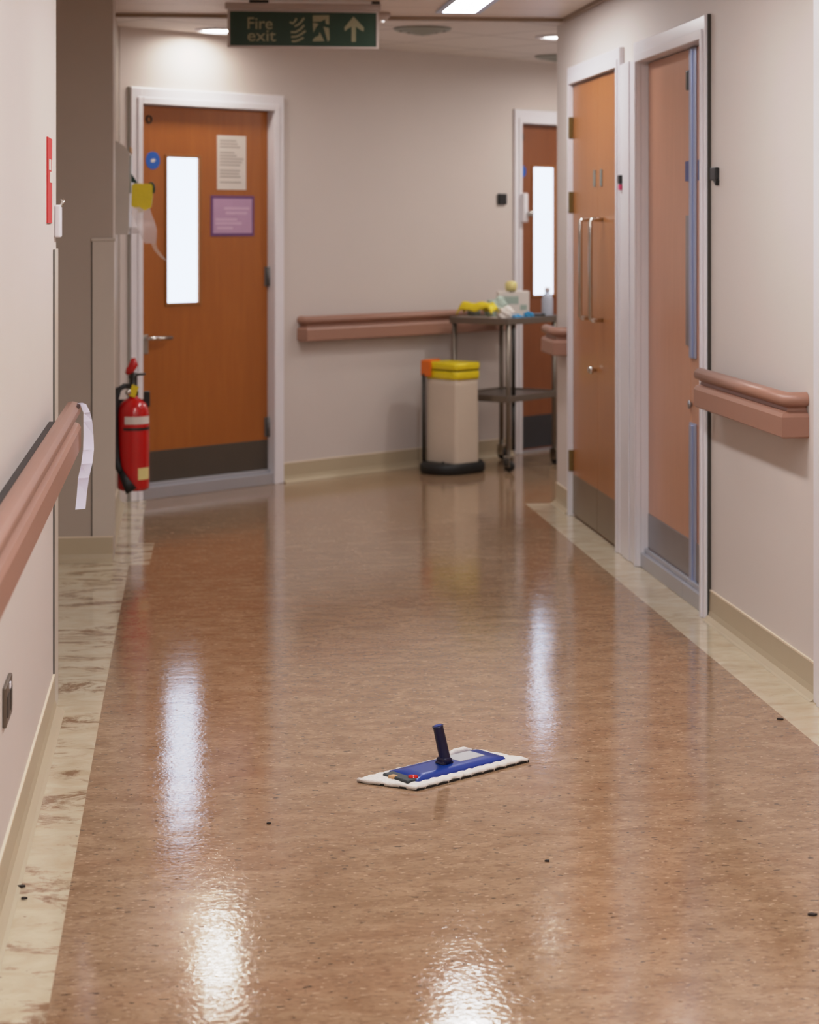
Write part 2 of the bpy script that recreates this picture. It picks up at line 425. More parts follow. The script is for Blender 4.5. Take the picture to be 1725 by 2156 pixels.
hd.build('lever_handle', 'chrome', lf)
for z in (0.31, 1.13): MB().tube([(0.889, 0.022, z - 0.052), (0.889, 0.022, z + 0.052)], 0.008).box(0.868, 0.890, 0.030, 0.036, z - 0.052, z + 0.052).build('hinge', 'hinge', lf)
MB().tube([(0.080 + 0.016 * math.cos(a * PI / 8), 0.032, 1.957 + 0.018 * math.sin(a * PI / 8)) for a in range(17)], 0.0045, 8).build('ring_escutcheon', 'dark', lf)
MB().box(0.001, 0.894, -0.015, 0.07, 0.0, 0.062, 0.003).box(0.001, 0.894, 0.01, 0.036, 0.062, 0.080, 0.003).build('threshold_strip', 'alu', d1)

# --- door 2: the far door behind the trolley
d2 = empty('door_2', back(9.188), BA, 'brown door with frosted window and keypad lock, partly hidden behind the right wall', 'door', kind='structure')
door_frame(d2, 0, 0.912, 2.036, 0.062, 0.085, 0.018, 0.045)
lf = leaf_with_window(d2, 0.003, 0.909, 0.012, 2.032, 0.035, 'door_b', (0.160, 0.364, 0.968, 1.773))
mb = MB()
for a, b in ((0.148, 0.162), (0.362, 0.376)): mb.box(a, b, 0.027, 0.04, 0.958, 1.783, 0.002)
mb.box(0.162, 0.362, 0.0275, 0.04, 0.958, 0.972, 0.002); mb.box(0.162, 0.362, 0.0275, 0.04, 1.769, 1.783, 0.002)
mb.build('window_bead', 'bead', lf)
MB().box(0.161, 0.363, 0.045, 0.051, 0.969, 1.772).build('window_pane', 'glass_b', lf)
MB().box(0.012, 0.900, 0.031, 0.036, 0.022, 0.222, 0.001).build('kick_plate', 'kick_b', lf)
kp = MB().box(-0.020, 0.024, -0.052, -0.020, 1.425, 1.605, 0.008).box(0.0, 0.024, -0.022, 0.034, 1.44, 1.59, 0.003)
kp.build('keypad_lock', 'white', lf)
MB().lathe([(0.010, 0.0), (0.010, 0.012), (0.019, 0.020), (0.019, 0.032), (0.0, 0.038)], 20, Matrix.Translation((0.020, -0.050, 1.478)) @ Matrix.Rotation(PI / 2, 4, 'X')).build('lock_knob', 'chrome', lf)
MB().box(-0.004, 0.014, -0.022, 0.0, 1.93, 1.975, 0.004).build('hinge', 'dark', lf)
MB().box(0.001, 0.911, -0.005, 0.05, 0.0, 0.012, 0.002).build('threshold_strip', 'alu', d2)

# --- door 3: the far pair on the right wall (pull handles)
d3 = empty('door_3', right(9.535), R_RZ, 'orange wooden double door with two steel pull handles on right wall', 'door', kind='structure')
door_frame(d3, 0, 1.068, 2.093, 0.055, 0.085, 0.022, 0.0)
ms = 0.580
for a, b in ((0.003, ms - 0.0006), (ms + 0.0006, 1.065)):
    lf = leaf_with_window(d3, a, b, 0.008, 2.089, -0.002, 'door_c')
    MB().box(a + 0.004, b - 0.003, -0.005, -0.0015, 0.012, 0.205, 0.001).build('kick_plate', 'kick_c', lf)
    hx = ms - 0.115 if a < ms - 0.1 else ms + 0.115
    pts = [(hx, -0.002, 1.437), (hx, -0.052, 1.437), (hx, -0.060, 1.429), (hx, -0.060, 0.99), (hx, -0.052, 0.982), (hx, -0.002, 0.982)]
    MB().tube(pts, 0.0095, 14).build('pull_handle', 'chrome', lf)
    px = ms - 0.065 if a < ms - 0.1 else ms + 0.082
    MB().box(px - 0.022, px + 0.022, -0.006, -0.0015, 1.588, 1.664, 0.001).build('finger_sign', 'grey_lid', lf)
    if a < ms - 0.1:
        MB().lathe([(0.008, 0.0), (0.008, 0.012), (0.017, 0.018), (0.019, 0.028), (0.013, 0.038), (0.0, 0.040)], 20, Matrix.Translation((ms - 0.03, -0.002, 0.748)) @ Matrix.Rotation(PI / 2, 4, 'X')).build('lock_knob', 'chrome', lf)
        for z in (0.268, 1.521, 1.883):
            MB().box(-0.030, 0.0045, -0.026, -0.0015, z - 0.052, z + 0.052, 0.004).build('hinge', 'brass', lf)

# --- door 4: the nearer leaf-and-a-half on the right wall
d4 = empty('door_4', right(8.085), R_RZ, 'pinkish wooden leaf and a half door with grey threshold on right wall', 'door', kind='structure')
door_frame(d4, 0, 1.040, 2.085, 0.055, 0.085, 0.022, 0.03, gap=MB().box(1.0955, 1.103, -0.012, 0.0, 0, 2.170))
l1 = leaf_with_window(d4, 0.003, 0.695, 0.078, 2.081, 0.030, 'door_d')
l2 = leaf_with_window(d4, 0.699, 1.037, 0.078, 2.081, 0.030, 'door_d')
for lf, a, b in ((l1, 0.010, 0.690), (l2, 0.705, 1.030)):
    MB().box(a, b, 0.026, 0.0305, 0.082, 0.222, 0.001).build('kick_plate', 'kick_d', lf)
MB().box(0.632, 0.694, 0.026, 0.0305, 0.955, 1.450, 0.001).build('push_plate', 'kick_d', l1)
mb = MB(); mb.box(0.699, 0.788, 0.023, 0.0298, 0.912, 2.080, 0.002); mb.box(0.699, 0.788, 0.023, 0.0298, 0.070, 0.668, 0.002)
mb.box(0.716, 0.750, 0.017, 0.0235, 0.912, 2.078, 0.002); mb.box(0.716, 0.750, 0.017, 0.0235, 0.072, 0.66, 0.002)
mb.build('meeting_strip', 'alu_blue', l1)
MB().lathe([(0.008, 0.0), (0.008, 0.005), (0.016, 0.008), (0.016, 0.013), (0.0, 0.016)], 18, Matrix.Translation((0.712, 0.030, 0.735)) @ Matrix.Rotation(PI / 2, 4, 'X')).build('lock_knob', 'steel', l1)
MB().box(0.662, 0.692, 0.018, 0.0305, 1.925, 2.0, 0.004).build('door_closer', 'dark', l1)
mb = MB().box(0.001, 0.700, -0.004, 0.07, 0.0, 0.060, 0.003).box(0.001, 0.700, 0.012, 0.034, 0.060, 0.078, 0.003)
mb.box(0.703, 1.039, -0.004, 0.07, 0.0, 0.060, 0.003).box(0.703, 1.039, 0.012, 0.034, 0.060, 0.078, 0.003)
mb.build('threshold_strip', 'alu', d4)
# white infill between the two frames
struct(MB().box(0.0, 0.280, -0.018, 0.0, 0, 2.10, 0.004).box(0.08, 0.20, -0.024, -0.018, 0, 2.10, 0.003), 'trim_3', 'white', loc=right(8.4195), rz=R_RZ)

# --- door 5: only its white frame edge shows at the right edge of the picture
d5 = empty('door_5', right(5.66), R_RZ, 'white door frame edge at the right border, beyond the near handrail', 'door', kind='structure')
door_frame(d5, 0, 0.96, 2.085, 0.085, 0.085, 0.022, 0.03)
lf = leaf_with_window(d5, 0.003, 0.957, 0.008, 2.081, 0.030, 'door_d')

# ------------------------------------------------------------------ handrails
RP = [(0.02, 0.0), (0.078, 0.0), (0.085, 0.006), (0.085, 0.064), (0.079, 0.075), (0.062, 0.081), (0.059, 0.090), (0.066, 0.096), (0.080, 0.101),
      (0.0855, 0.111), (0.084, 0.125), (0.075, 0.135), (0.061, 0.139), (0.047, 0.135), (0.039, 0.123), (0.036, 0.10), (0.02, 0.092)]
RD = 0.0855
def handrail(name, x0, x1, loc, rz, label, z0=0.770, capl=True, capr=True):
    root = empty(name, loc, rz, label, 'handrail')
    t = bmesh.new(); n = len(RP); rings = []
    if capl: rings.append([(x0 + RD - d, -0.001, z0 + z) for d, z in RP]); rings.append([(x0 + RD - d, -d, z0 + z) for d, z in RP])
    else: rings.append([(x0, -d, z0 + z) for d, z in RP])
    if capr: rings.append([(x1 - RD + d, -d, z0 + z) for d, z in RP]); rings.append([(x1 - RD + d, -0.001, z0 + z) for d, z in RP])
    else: rings.append([(x1, -d, z0 + z) for d, z in RP])
    V = [[t.verts.new(p) for p in r] for r in rings]
    for a, b in zip(V, V[1:]):
        for i in range(n):
            f = t.faces.new((a[i], a[(i + 1) % n], b[(i + 1) % n], b[i])); f.smooth = 6 <= i <= 15
    if not capl: t.faces.new(V[0])
    if not capr: t.faces.new(V[-1])
    bmesh.ops.recalc_face_normals(t, faces=t.faces[:])
    mb = MB(); mb.bm.free(); mb.bm = t
    mb.build('rail', 'rail', root)
    br = MB(); k = max(2, int((x1 - x0) / 0.6) + 1)
    br.box(x0 + 0.09, x1 - 0.09, -0.019, -0.0005, z0 + 0.012, z0 + 0.09)
    br.build('mounting_channel', 'rail_gap', root)
    return root
handrail('handrail', y_near + 0.2, 5.80, (XL, 0, 0), L_RZ, 'brown handrail along the left wall with white ribbon on its end', capr=False)
handrail('handrail', -6.90, -5.85, (XR, 0, 0), R_RZ, 'short brown handrail on right wall beside the pinkish door', capl=False)
handrail('handrail', -9.95, -9.635, (XR, 0, 0), R_RZ, 'very short brown handrail at the far right corner, left of the orange double door', capl=False)
handrail('handrail', 7.345, 9.06, back(0), BA, 'long brown handrail on the back wall behind the trolley')

# ------------------------------------------------------------------ corner guards
g = MB().box(5.895, 6.028, -0.006, 0.0, 0.0, 1.345, 0.002).box(6.0205, 6.028, 0.0, 0.05, 0.0, 1.345, 0.002)
cg = empty('corner_guard', (XL, 0, 0), L_RZ, 'pale corner guard on the end of the left wall', 'corner guard')
g.build('guard_strip', 'guard', cg); MB().box(5.884, 5.8945, -0.004, 0.0, 0.0, 1.343).build('edge_joint', 'gap', cg)
cg = empty('corner_guard', (XC, SC, 0), 0, 'beige corner guard on the lower half of the column', 'corner guard')
MB().box(-0.086, 0.005, -0.006, 0.0, 0.106, 1.345, 0.0015).box(0.0005, 0.006, 0.0, 0.06, 0.106, 1.345, 0.0015).build('guard_strip', 'guard', cg)
MB().box(-0.092, 0.011, -0.011, 0.0, 1.345, 1.358, 0.003).box(0.0005, 0.011, 0.0, 0.06, 1.345, 1.358, 0.003).build('end_cap', 'guard', cg)
MB().box(-0.0905, -0.0865, -0.003, 0.0, 0.106, 1.345).build('edge_joint', 'gap', cg)

# ------------------------------------------------------------------ things on the left wall
o = empty('fire_notice', left(5.70), L_RZ, 'narrow red and white notice high on the left wall', 'notice')
MB().box(-0.09, 0.09, -0.004, 0.0005, 1.420, 1.660).build('notice_plate', 'red_sign', o)
MB().box(-0.02, 0.089, -0.0052, -0.0041, 1.535, 1.565).box(-0.055, 0.02, -0.0052, -0.0041, 1.57, 1.60).box(0.05, 0.089, -0.0052, -0.0041, 1.565, 1.60).build('white_panel', 'paper', o)
o = empty('call_box', left(5.965), L_RZ, 'small white plastic box at the end of the left wall', 'switch')
MB().box(-0.030, 0.052, -0.018, 0.0, 1.378, 1.474, 0.005).build('housing', 'white', o)
MB().tube([(0.012, -0.016, 1.470), (0.012, -0.024, 1.482), (0.02, -0.020, 1.490)], 0.005, 8).build('toggle', 'chrome', o)
o = empty('wall_socket', left(4.345), L_RZ, 'dark metal socket low on the left wall', 'socket')
MB().box(-0.075, 0.072, -0.009, 0.0, 0.355, 0.441, 0.003).build('face_plate', 'socket', o)
for x in (-0.036, 0.034): MB().box(x - 0.022, x + 0.022, -0.0105, -0.008, 0.373, 0.418, 0.001).build('outlet', 'dark', o)
MB().box(-0.010, 0.008, -0.012, -0.008, 0.424, 0.437, 0.001).build('rocker_switch', 'white', o)

# ribbon hanging over the handrail end
rb = MB()
L_, R_ = [], []
base = Vector((XL + 0.080, 5.70, 0))
path = [(0.000, 0.895), (0.006, 0.912), (0.016, 0.908), (0.026, 0.885), (0.029, 0.86), (0.031, 0.82), (0.031, 0.78), (0.026, 0.74), (0.017, 0.70), (0.012, 0.65), (0.008, 0.612)]
wd = [0.010, 0.013, 0.016, 0.018, 0.024, 0.027, 0.030, 0.031, 0.030, 0.027, 0.028]
for (dx, z), w_ in zip(path, wd):
    L_.append((base.x + dx - w_ * 0.5, base.y - 0.006 - 0.004 * math.sin(z * 40), z)); R_.append((base.x + dx + w_ * 0.5, base.y + 0.006, z + 0.001))
rib = rb.strip(L_, R_, 0.0012).build('ribbon', 'ribbon')
rib.location.z = 0.0
tag(rib, 'white cloth ribbon hanging from the end of the left handrail', 'ribbon')

# ------------------------------------------------------------------ things on the right wall
o = MB().box(-0.036, 0.034, -0.016, 0.0, 1.572, 1.618, 0.004).prism([(0.0, 1.572), (0.034, 1.572), (0.030, 1.553)], -0.014, 0.0, 'y').build('card_reader', 'black', loc=right(6.905), rz=R_RZ)
tag(o, 'small black box on the right wall just right of the pinkish door', 'card reader')
o = empty('key_tag', (XR - 0.018, 8.385, 0), R_RZ, 'tiny black and pink tag on the white post between the right doors', 'tag')
MB().box(-0.012, 0.022, -0.014, 0.0, 1.588, 1.626, 0.003).build('holder', 'black', o)
MB().box(-0.010, 0.020, -0.012, 0.0, 1.562, 1.587, 0.003).build('pink_tab', 'pink', o)
o = MB().box(-0.026, 0.030, -0.004, 0.0, 1.580, 1.656).build('door_sign', 'blue_dk', loc=(XR + 0.0256, 7.416, 0), rz=R_RZ)
tag(o, 'dark blue square sign left of the steel strip on the pinkish door', 'sign')
o = MB().box(-0.028, 0.028, -0.004, 0.0, 1.580, 1.656).build('door_sign', 'blue_dk', loc=(XR + 0.0298, 7.245, 0), rz=R_RZ)
tag(o, 'dark blue square sign right of the steel strip on the pinkish door', 'sign')

# ------------------------------------------------------------------ things on the back wall
o = MB().box(-0.037, 0.037, -0.018, 0.0, 1.534, 1.600, 0.005).build('card_reader', 'black', loc=back(9.016), rz=BA)
tag(o, 'small black square box on the back wall above the trolley', 'card reader')
o = empty('paper_notice', back(6.906, -0.0352), BA, 'white sheet of paper with grey print on the orange door', 'notice')
MB().box(-0.101, 0.101, -0.002, 0.0, 1.600, 1.890).build('sheet', 'paper', o)
mb = MB(); z = 1.865; random.seed(3)
while z > 1.63:
    wl = random.uniform(0.10, 0.165)
    mb.box(-0.083, -0.083 + wl, -0.003, -0.0021, z - 0.008, z); z -= 0.0165 if random.random() > 0.2 else 0.03
mb.build('print', 'print', o)
o = empty('laminated_notice', back(6.912, -0.0352), BA, 'purple framed lilac notice below the paper sheet on the orange door', 'notice')
MB().box(-0.151, 0.151, -0.003, 0.0, 1.350, 1.568, 0.001).build('border', 'purple', o)
MB().box(-0.135, 0.135, -0.004, -0.0031, 1.366, 1.552).build('sheet', 'lilac', o)
mb = MB()
for z, a, b in ((1.50, -0.06, 0.115), (1.475, -0.05, 0.10), (1.44, -0.12, 0.03), (1.42, -0.12, 0.06), (1.395, -0.11, 0.0)): mb.box(a, b, -0.0048, -0.0041, z - 0.007, z + 0.006)
mb.build('print', 'lilac2', o)
def disc(r, y0, y1, sx=1.0): return [(r * sx * math.cos(2 * PI * i / 40), r * math.sin(2 * PI * i / 40)) for i in range(40)]
o = empty('door_disc', back(6.376, -0.0352), BA, 'round blue sticker left of the window on the orange door', 'sign')
o.location.z = 1.745
MB().prism(disc(0.046, 0, 0), -0.002, 0.0, 'y').build('disc', 'blue', o)
MB().prism([(-0.014, -0.008), (0.006, -0.010), (0.016, 0.002), (0.010, 0.010), (-0.012, 0.006)], -0.003, -0.0021, 'y').build('white_mark', 'paper', o)
o = empty('door_disc', back(9.254, -0.0352), BA, 'round blue sticker on the brown door behind the trolley', 'sign')
o.location.z = 1.742
MB().prism(disc(0.036, 0, 0, 0.8), -0.002, 0.0, 'y').build('disc', 'blue', o)

# ------------------------------------------------------------------ ceiling fittings
def linear_lamp(s0, s1, label, x=1.296, m='lamp'):
    c = empty('ceiling_light', (x, (s0 + s1) / 2, HC1), 0, label, 'light', 'recessed strip lights along the corridor')
    h = (s1 - s0) / 2; w2 = 0.078
    MB().box(-w2 - 0.03, -w2, -h - 0.03, h + 0.03, -0.008, 0.0, 0.002).box(w2, w2 + 0.03, -h - 0.03, h + 0.03, -0.008, 0.0, 0.002).box(-w2, w2, -h - 0.03, -h, -0.008, 0.0, 0.002).box(-w2, w2, h, h + 0.03, -0.008, 0.0, 0.002).build('frame', 'alu_blue', c)
    MB().box(-w2, w2, -h, h, -0.004, -0.0005).build('diffuser', m, c)
linear_lamp(8.20, 9.46, 'bright recessed strip light in the ceiling right of the exit sign')
for i, s in enumerate((5.7, 3.3, 0.9)):
    linear_lamp(s - 0.63, s + 0.63, 'unseen strip light added over the near corridor', 0.74, 'lamp_unseen')  # out of view, added to light the near corridor
def downlight(x, y, label, m='spot'):
    c = empty('downlight', (x, y, HC2), 0, label, 'light', None)
    MB().lathe([(0.098, -0.001), (0.128, -0.001), (0.126, -0.008), (0.100, -0.012), (0.098, -0.004)], 36).build('rim', 'white', c)
    MB().lathe([(0.0, -0.006), (0.06, -0.0058), (0.097, -0.0035), (0.097, -0.0005), (0.0, -0.0005)], 36).build('lens', m, c)
downlight(0.17, 10.35, 'round bright downlight just left of the exit sign')
downlight(1.985, 10.52, 'round bright downlight at the far right of the ceiling', 'spot_dim')
def vent(x, y, r, label):
    c = empty('air_diffuser', (x, y, HC2), 0, label, 'vent')
    MB().lathe([(0.0, -0.001), (r, -0.001), (r, -0.003), (0.0, -0.003)], 40).build('backing', 'grey_lid', c)
    for k, (rr, dz) in enumerate(((r, 0.012), (r * 0.74, 0.020), (r * 0.48, 0.028), (r * 0.24, 0.034))):
        MB().lathe([(rr, -0.003), (rr - 0.008, -dz), (rr - 0.028, -dz - 0.004), (rr - 0.022, -0.003)], 40).build('ring', 'sage', c)
downlight(2.50, 10.55, 'unseen added downlight in the side passage behind the right wall', 'spot_added')  # unseen lamp added to brighten the back wall
downlight(2.85, 11.75, 'unseen added downlight deep in the side passage near the back wall', 'spot_added')  # second unseen lamp, also added for the back wall
vent(1.205, 10.16, 0.150, 'round grey air vent in the ceiling below the strip light')
vent(2.22, 11.75, 0.150, 'faint round air vent at the far right of the ceiling')
sd = empty('smoke_detector', (0.925, 9.58, HC1), 0, 'small pinkish smoke detector on the ceiling right of the exit sign', 'smoke detector')
MB().lathe([(0.0, 0.0), (0.055, 0.0), (0.055, -0.014), (0.042, -0.030), (0.030, -0.036), (0.0, -0.038)], 28).build('body', 'sign_edge', sd)
MB().lathe([(0.0, -0.034), (0.008, -0.038), (0.006, -0.046), (0.0, -0.048)], 14, Matrix.Translation((0.02, 0, 0.003))).build('indicator_lamp', 'led', sd)

# exit sign, hung under the ceiling
K = 0.00219
SGN = Vector((0.532, 9.10, 2.305))
sg = empty('exit_sign', SGN, 0, 'green fire exit sign with running figure and arrow hanging under the ceiling', 'sign')
X = lambda px: (px - 632.5) * K
Z = lambda py: (62.5 - py) * K
MB().box(X(480), X(785), -0.006, 0.006, Z(98), Z(27), 0.001).build('panel', 'sign_green', sg)
mb = MB(); mb.box(X(475), X(480), -0.009, 0.009, Z(102), Z(23)); mb.box(X(785), X(790), -0.009, 0.009, Z(102), Z(23)); mb.box(X(480), X(785), -0.009, 0.009, Z(102), Z(98)); mb.box(X(480), X(785), -0.009, 0.009, Z(27), Z(23)); mb.build('frame', 'sign_edge', sg)
br = MB().box(X(470), X(795), -0.02, 0.02, Z(22), Z(9), 0.003).build('hanger_bar', 'sign_edge', sg)
top = HC1 - SGN.z - 0.001
for a, b in ((520, 560), (775, 792)): MB().box(X(a), X(b), -0.025, 0.025, Z(9), top, 0.002).build('ceiling_bracket', 'dark', sg)
def text(s, size, x, z, m, parent, name, ybase=-0.0065, squash=1.0):
    cu = bpy.data.curves.new(name, 'FONT'); cu.body = s; cu.size = size; cu.extrude = 0.0006; cu.offset = 0.0006
    t = bpy.data.objects.new(name, cu); COL.objects.link(t)
    bpy.context.view_layer.update()
    me = bpy.data.meshes.new_from_object(t.evaluated_get(bpy.context.evaluated_depsgraph_get()))
    COL.objects.unlink(t); bpy.data.objects.remove(t)
    me.transform(Matrix.Translation((x, ybase, z)) @ Matrix.Scale(squash, 4, (1, 0, 0)) @ Matrix.Rotation(PI / 2, 4, 'X'))
    o = bpy.data.objects.new(name, me); COL.objects.link(o); me.materials.append(M[m]); o.parent = parent
    return o
text('Fire', 0.076, X(514), Z(63), 'sign_ink', sg, 'lettering', squash=1.02)
text('exit', 0.076, X(515), Z(88), 'sign_ink', sg, 'lettering', squash=1.13)
def flat(pts, y=-0.0078): return MB().prism([(X(a), Z(b)) for a, b in pts], y, -0.0062, 'y')
def arc_band(pts, w=2.1):
    """thick stroke through picture points on the sign face"""
    L = []; Rr = []
    for i, (a, b) in enumerate(pts):
        p0 = pts[max(i - 1, 0)]; p1 = pts[min(i + 1, len(pts) - 1)]
        dx, dy = p1[0] - p0[0], p1[1] - p0[1]; n = math.hypot(dx, dy)
        L.append((a - dy / n * w, b + dx / n * w)); Rr.append((a + dy / n * w, b - dx / n * w))
    return L + Rr[::-1]
fl = MB()
def addp(mb, pts):
    mb.prism([(X(a), Z(b)) for a, b in pts], -0.0078, -0.0062, 'y')
for st in ([(604, 48), (610, 51), (615, 46), (618, 40)], [(614, 57), (622, 53), (628, 47), (634, 39)], [(606, 69), (616, 69), (626, 63), (634, 54)], [(607, 79), (618, 78), (628, 73), (637, 66)], [(608, 88), (616, 88), (624, 85), (633, 80)]):
    addp(fl, arc_band(st))
fl.build('flame_symbol', 'sign_ink', sg)
rm = MB()
addp(rm, [(652, 34), (686, 33), (686, 52), (679, 51), (678, 41), (669, 46), (652, 47)])           # door head and jamb
addp(rm, [(674, 57), (686, 60), (687, 84), (683, 88), (679, 74)])
addp(rm, [(652, 49), (659, 50), (664, 52), (658, 60), (653, 70)])
addp(rm, [(666, 68), (672, 79), (676, 87), (652, 88), (652, 84), (658, 78), (664, 76)])
rm.build('running_figure_symbol', 'sign_ink', sg)
ar = MB(); addp(ar, [(737, 35), (759, 58), (758, 66), (750, 62), (742, 56), (742, 88), (733, 88), (733, 56), (725, 61), (719, 66), (718, 58)])
ar.build('arrow_symbol', 'sign_ink', sg)

# ------------------------------------------------------------------ fire extinguisher
ex = empty('fire_extinguisher', (-0.236, 9.05, 0.222), 0, 'red fire extinguisher with black hose hanging left of the orange door', 'fire extinguisher')
R = 0.072
MB().lathe([(0.0, 0.004), (0.058, 0.0), (0.070, 0.006), (R, 0.020), (R, 0.335), (0.069, 0.362), (0.058, 0.388), (0.038, 0.406), (0.022, 0.414), (0.020, 0.425), (0.0, 0.426)], 40).build('cylinder', 'red', ex)
def band(r, a0, a1, z0, z1, n=18):
    return MB().strip([(r * math.cos(a0 + (a1 - a0) * i / n), r * math.sin(a0 + (a1 - a0) * i / n), z0) for i in range(n + 1)],
                      [(r * math.cos(a0 + (a1 - a0) * i / n), r * math.sin(a0 + (a1 - a0) * i / n), z1) for i in range(n + 1)])
band(R + 0.0008, -2.1, -0.25, 0.300, 0.334).build('white_band', 'paper', ex)
band(R + 0.0010, -2.2, 0.4, 0.272, 0.284).build('strap', 'dark', ex)
band(R + 0.0008, -1.25, -0.30, 0.052, 0.104).build('label', 'yellow_pale', ex)
v = MB().lathe([(0.022, 0.424), (0.024, 0.440), (0.018, 0.448), (0.018, 0.505), (0.016, 0.525), (0.0, 0.53)], 20)
v.box(-0.05, 0.012, -0.012, 0.012, 0.455, 0.478, 0.004); v.build('valve', 'dark', ex)
MB().tube([(-0.030, 0, 0.522), (-0.016, -0.002, 0.535), (0.002, -0.004, 0.565), (0.000, -0.004, 0.592)], [0.010, 0.019, 0.021, 0.010], 12).build('squeeze_lever', 'red', ex)
MB().tube([(-0.02, 0, 0.505), (0.02, -0.002, 0.518), (0.055, -0.004, 0.520)], 0.006, 8).build('carry_handle', 'dark', ex)
MB().box(-0.016, 0.016, -0.030, -0.027, -0.026, 0.026, 0.001, Matrix.Translation((0.002, 0, 0.446)) @ Matrix.Rotation(0.35, 4, 'Y')).build('inspection_tag', 'yellow', ex)
MB().lathe([(0.0, -0.007), (0.013, -0.006), (0.013, 0.006), (0.0, 0.007)], 18, Matrix.Translation((-0.022, -0.026, 0.440)) @ Matrix.Rotation(PI / 2, 4, 'X')).build('pressure_gauge', 'chrome', ex)
MB().tube([(-0.035, -0.012, 0.470), (-0.062, -0.022, 0.455), (-0.076, -0.030, 0.41), (-0.079, -0.034, 0.34), (-0.078, -0.036, 0.24), (-0.074, -0.040, 0.16), (-0.066, -0.050, 0.11), (-0.052, -0.062, 0.085)], [0.012, 0.012, 0.013, 0.014, 0.015, 0.016, 0.016, 0.014], 12).build('hose', 'rubber', ex)
MB().tube([(-0.052, -0.064, 0.088), (-0.030, -0.076, 0.045), (-0.006, -0.084, 0.004)], [0.012, 0.020, 0.027], 14).build('nozzle', 'rubber', ex)
bk = MB().box(XW + 0.236, -0.070, -0.03, 0.03, 0.10, 0.46, 0.003).box(0.045, 0.074, 0.01, 0.045, 0.37, 0.44, 0.006).box(-0.072, 0.06, 0.066, 0.078, 0.36, 0.40, 0.002)
bk.build('wall_bracket', 'black', ex)

# ------------------------------------------------------------------ dispenser with aprons on the wall behind the column
dp = empty('apron_dispenser', (XW, 9.45, 0), L_RZ, 'grey wall dispenser behind the column above the fire extinguisher', 'dispenser')
MB().prism([(0, 1.368), (-0.074, 1.368), (-0.078, 1.40), (-0.078, 1.745), (-0.062, 1.772), (0, 1.812)], -0.16, 0.16, 'x').build('case', 'cab', dp)
MB().box(-0.10, 0.10, -0.087, -0.0785, 1.748, 1.775, 0.003).build('corner_clip', 'cab_tan', dp)
MB().box(-0.10, 0.10, -0.085, -0.0785, 1.56, 1.735, 0.003).build('side_panel', 'sage', dp)
MB().box(0.04, 0.15, -0.125, -0.0785, 1.372, 1.402, 0.004).build('shelf_bracket', 'white', dp)
MB().prism([(-0.080, 1.648), (-0.086, 1.652), (-0.112, 1.612), (-0.110, 1.606), (-0.080, 1.615)], -0.03, 0.03, 'x').build('release_tab', 'teal', dp)
# the roll: yellow pack with a dark ring, hung on the dispenser's arm
yp = empty('yellow_pack', (XW + 0.084, 9.42, 1.42), 0, 'yellow plastic pack hanging on the dispenser beside the orange door', 'bag')
MB().prism([(0.002, 0.082), (0.004, 0.175), (0.012, 0.186), (0.095, 0.184), (0.101, 0.172), (0.100, 0.118), (0.094, 0.075), (0.042, 0.048), (0.022, 0.066)], -0.018, 0.018, 'y').build('pack', 'yellow', yp)
MB().tube([(0.094 + 0.013 * math.cos(a), 0.0, 0.162 + 0.026 * math.sin(a)) for a in [PI * 1.4 - i * PI * 0.17 for i in range(11)]], 0.0065, 10).build('ring', 'teal', yp)
ap = MB()
Lp, Rp = [], []
for dx0, dx1, z, y in ((0.012, 0.092, 0.075, -0.004), (0.010, 0.100, 0.045, -0.012), (0.022, 0.114, 0.010, -0.02), (0.036, 0.125, -0.030, -0.024), (0.052, 0.124, -0.065, -0.02), (0.070, 0.122, -0.095, -0.014)):
    Lp.append((XW + 0.079 + dx0, 9.40 + y, 1.42 + z)); Rp.append((XW + 0.079 + dx1, 9.415 + y, 1.42 + z))
apr = ap.strip(Lp, Rp).build('plastic_apron', 'film', None)
tag(apr, 'crumpled clear plastic apron hanging under the yellow pack', 'apron')
tl = MB().strip([(XW + 0.079 + 0.098, 9.395, 1.325), (XW + 0.079 + 0.112, 9.39, 1.295), (XW + 0.079 + 0.140, 9.386, 1.262), (XW + 0.079 + 0.168, 9.384, 1.242)],
                [(XW + 0.079 + 0.122, 9.395, 1.325), (XW + 0.079 + 0.128, 9.39, 1.300), (XW + 0.079 + 0.150, 9.386, 1.272), (XW + 0.079 + 0.172, 9.384, 1.246)])
tl.build('trailing_tie', 'film_tail', apr)

# ------------------------------------------------------------------ sack holder bin
bn = empty('pedal_bin', (1.513, 11.297, 0), BA, 'white sack holder with yellow rim and black base against back wall', 'bin')
def rrect(w, d, r, n=6):
    pts = []
    for cx, cy, a0 in ((w - r, d - r, 0), (-w + r, d - r, PI / 2), (-w + r, -d + r, PI), (w - r, -d + r, 1.5 * PI)):
        for i in range(n + 1): a = a0 + PI / 2 * i / n; pts.append((cx + r * math.cos(a), cy + r * math.sin(a)))
    return pts
def loft(secs, cap=True):
    t = bmesh.new(); V = [[t.verts.new((x, y, z)) for x, y in pts] for pts, z in secs]
    n = len(V[0])
    for a, b in zip(V, V[1:]):
        for i in range(n): f = t.faces.new((a[i], a[(i + 1) % n], b[(i + 1) % n], b[i])); f.smooth = True
    if cap: t.faces.new(V[0][::-1]); t.faces.new(V[-1])
    bmesh.ops.recalc_face_normals(t, faces=t.faces[:])
    mb = MB(); mb.bm.free(); mb.bm = t; return mb
loft([(rrect(0.190, 0.138, 0.13), 0.001), (rrect(0.200, 0.146, 0.138), 0.012), (rrect(0.200, 0.146, 0.138), 0.048), (rrect(0.185, 0.133, 0.125), 0.062)]).build('base', 'rubber', bn)
sk = []
random.seed(11)
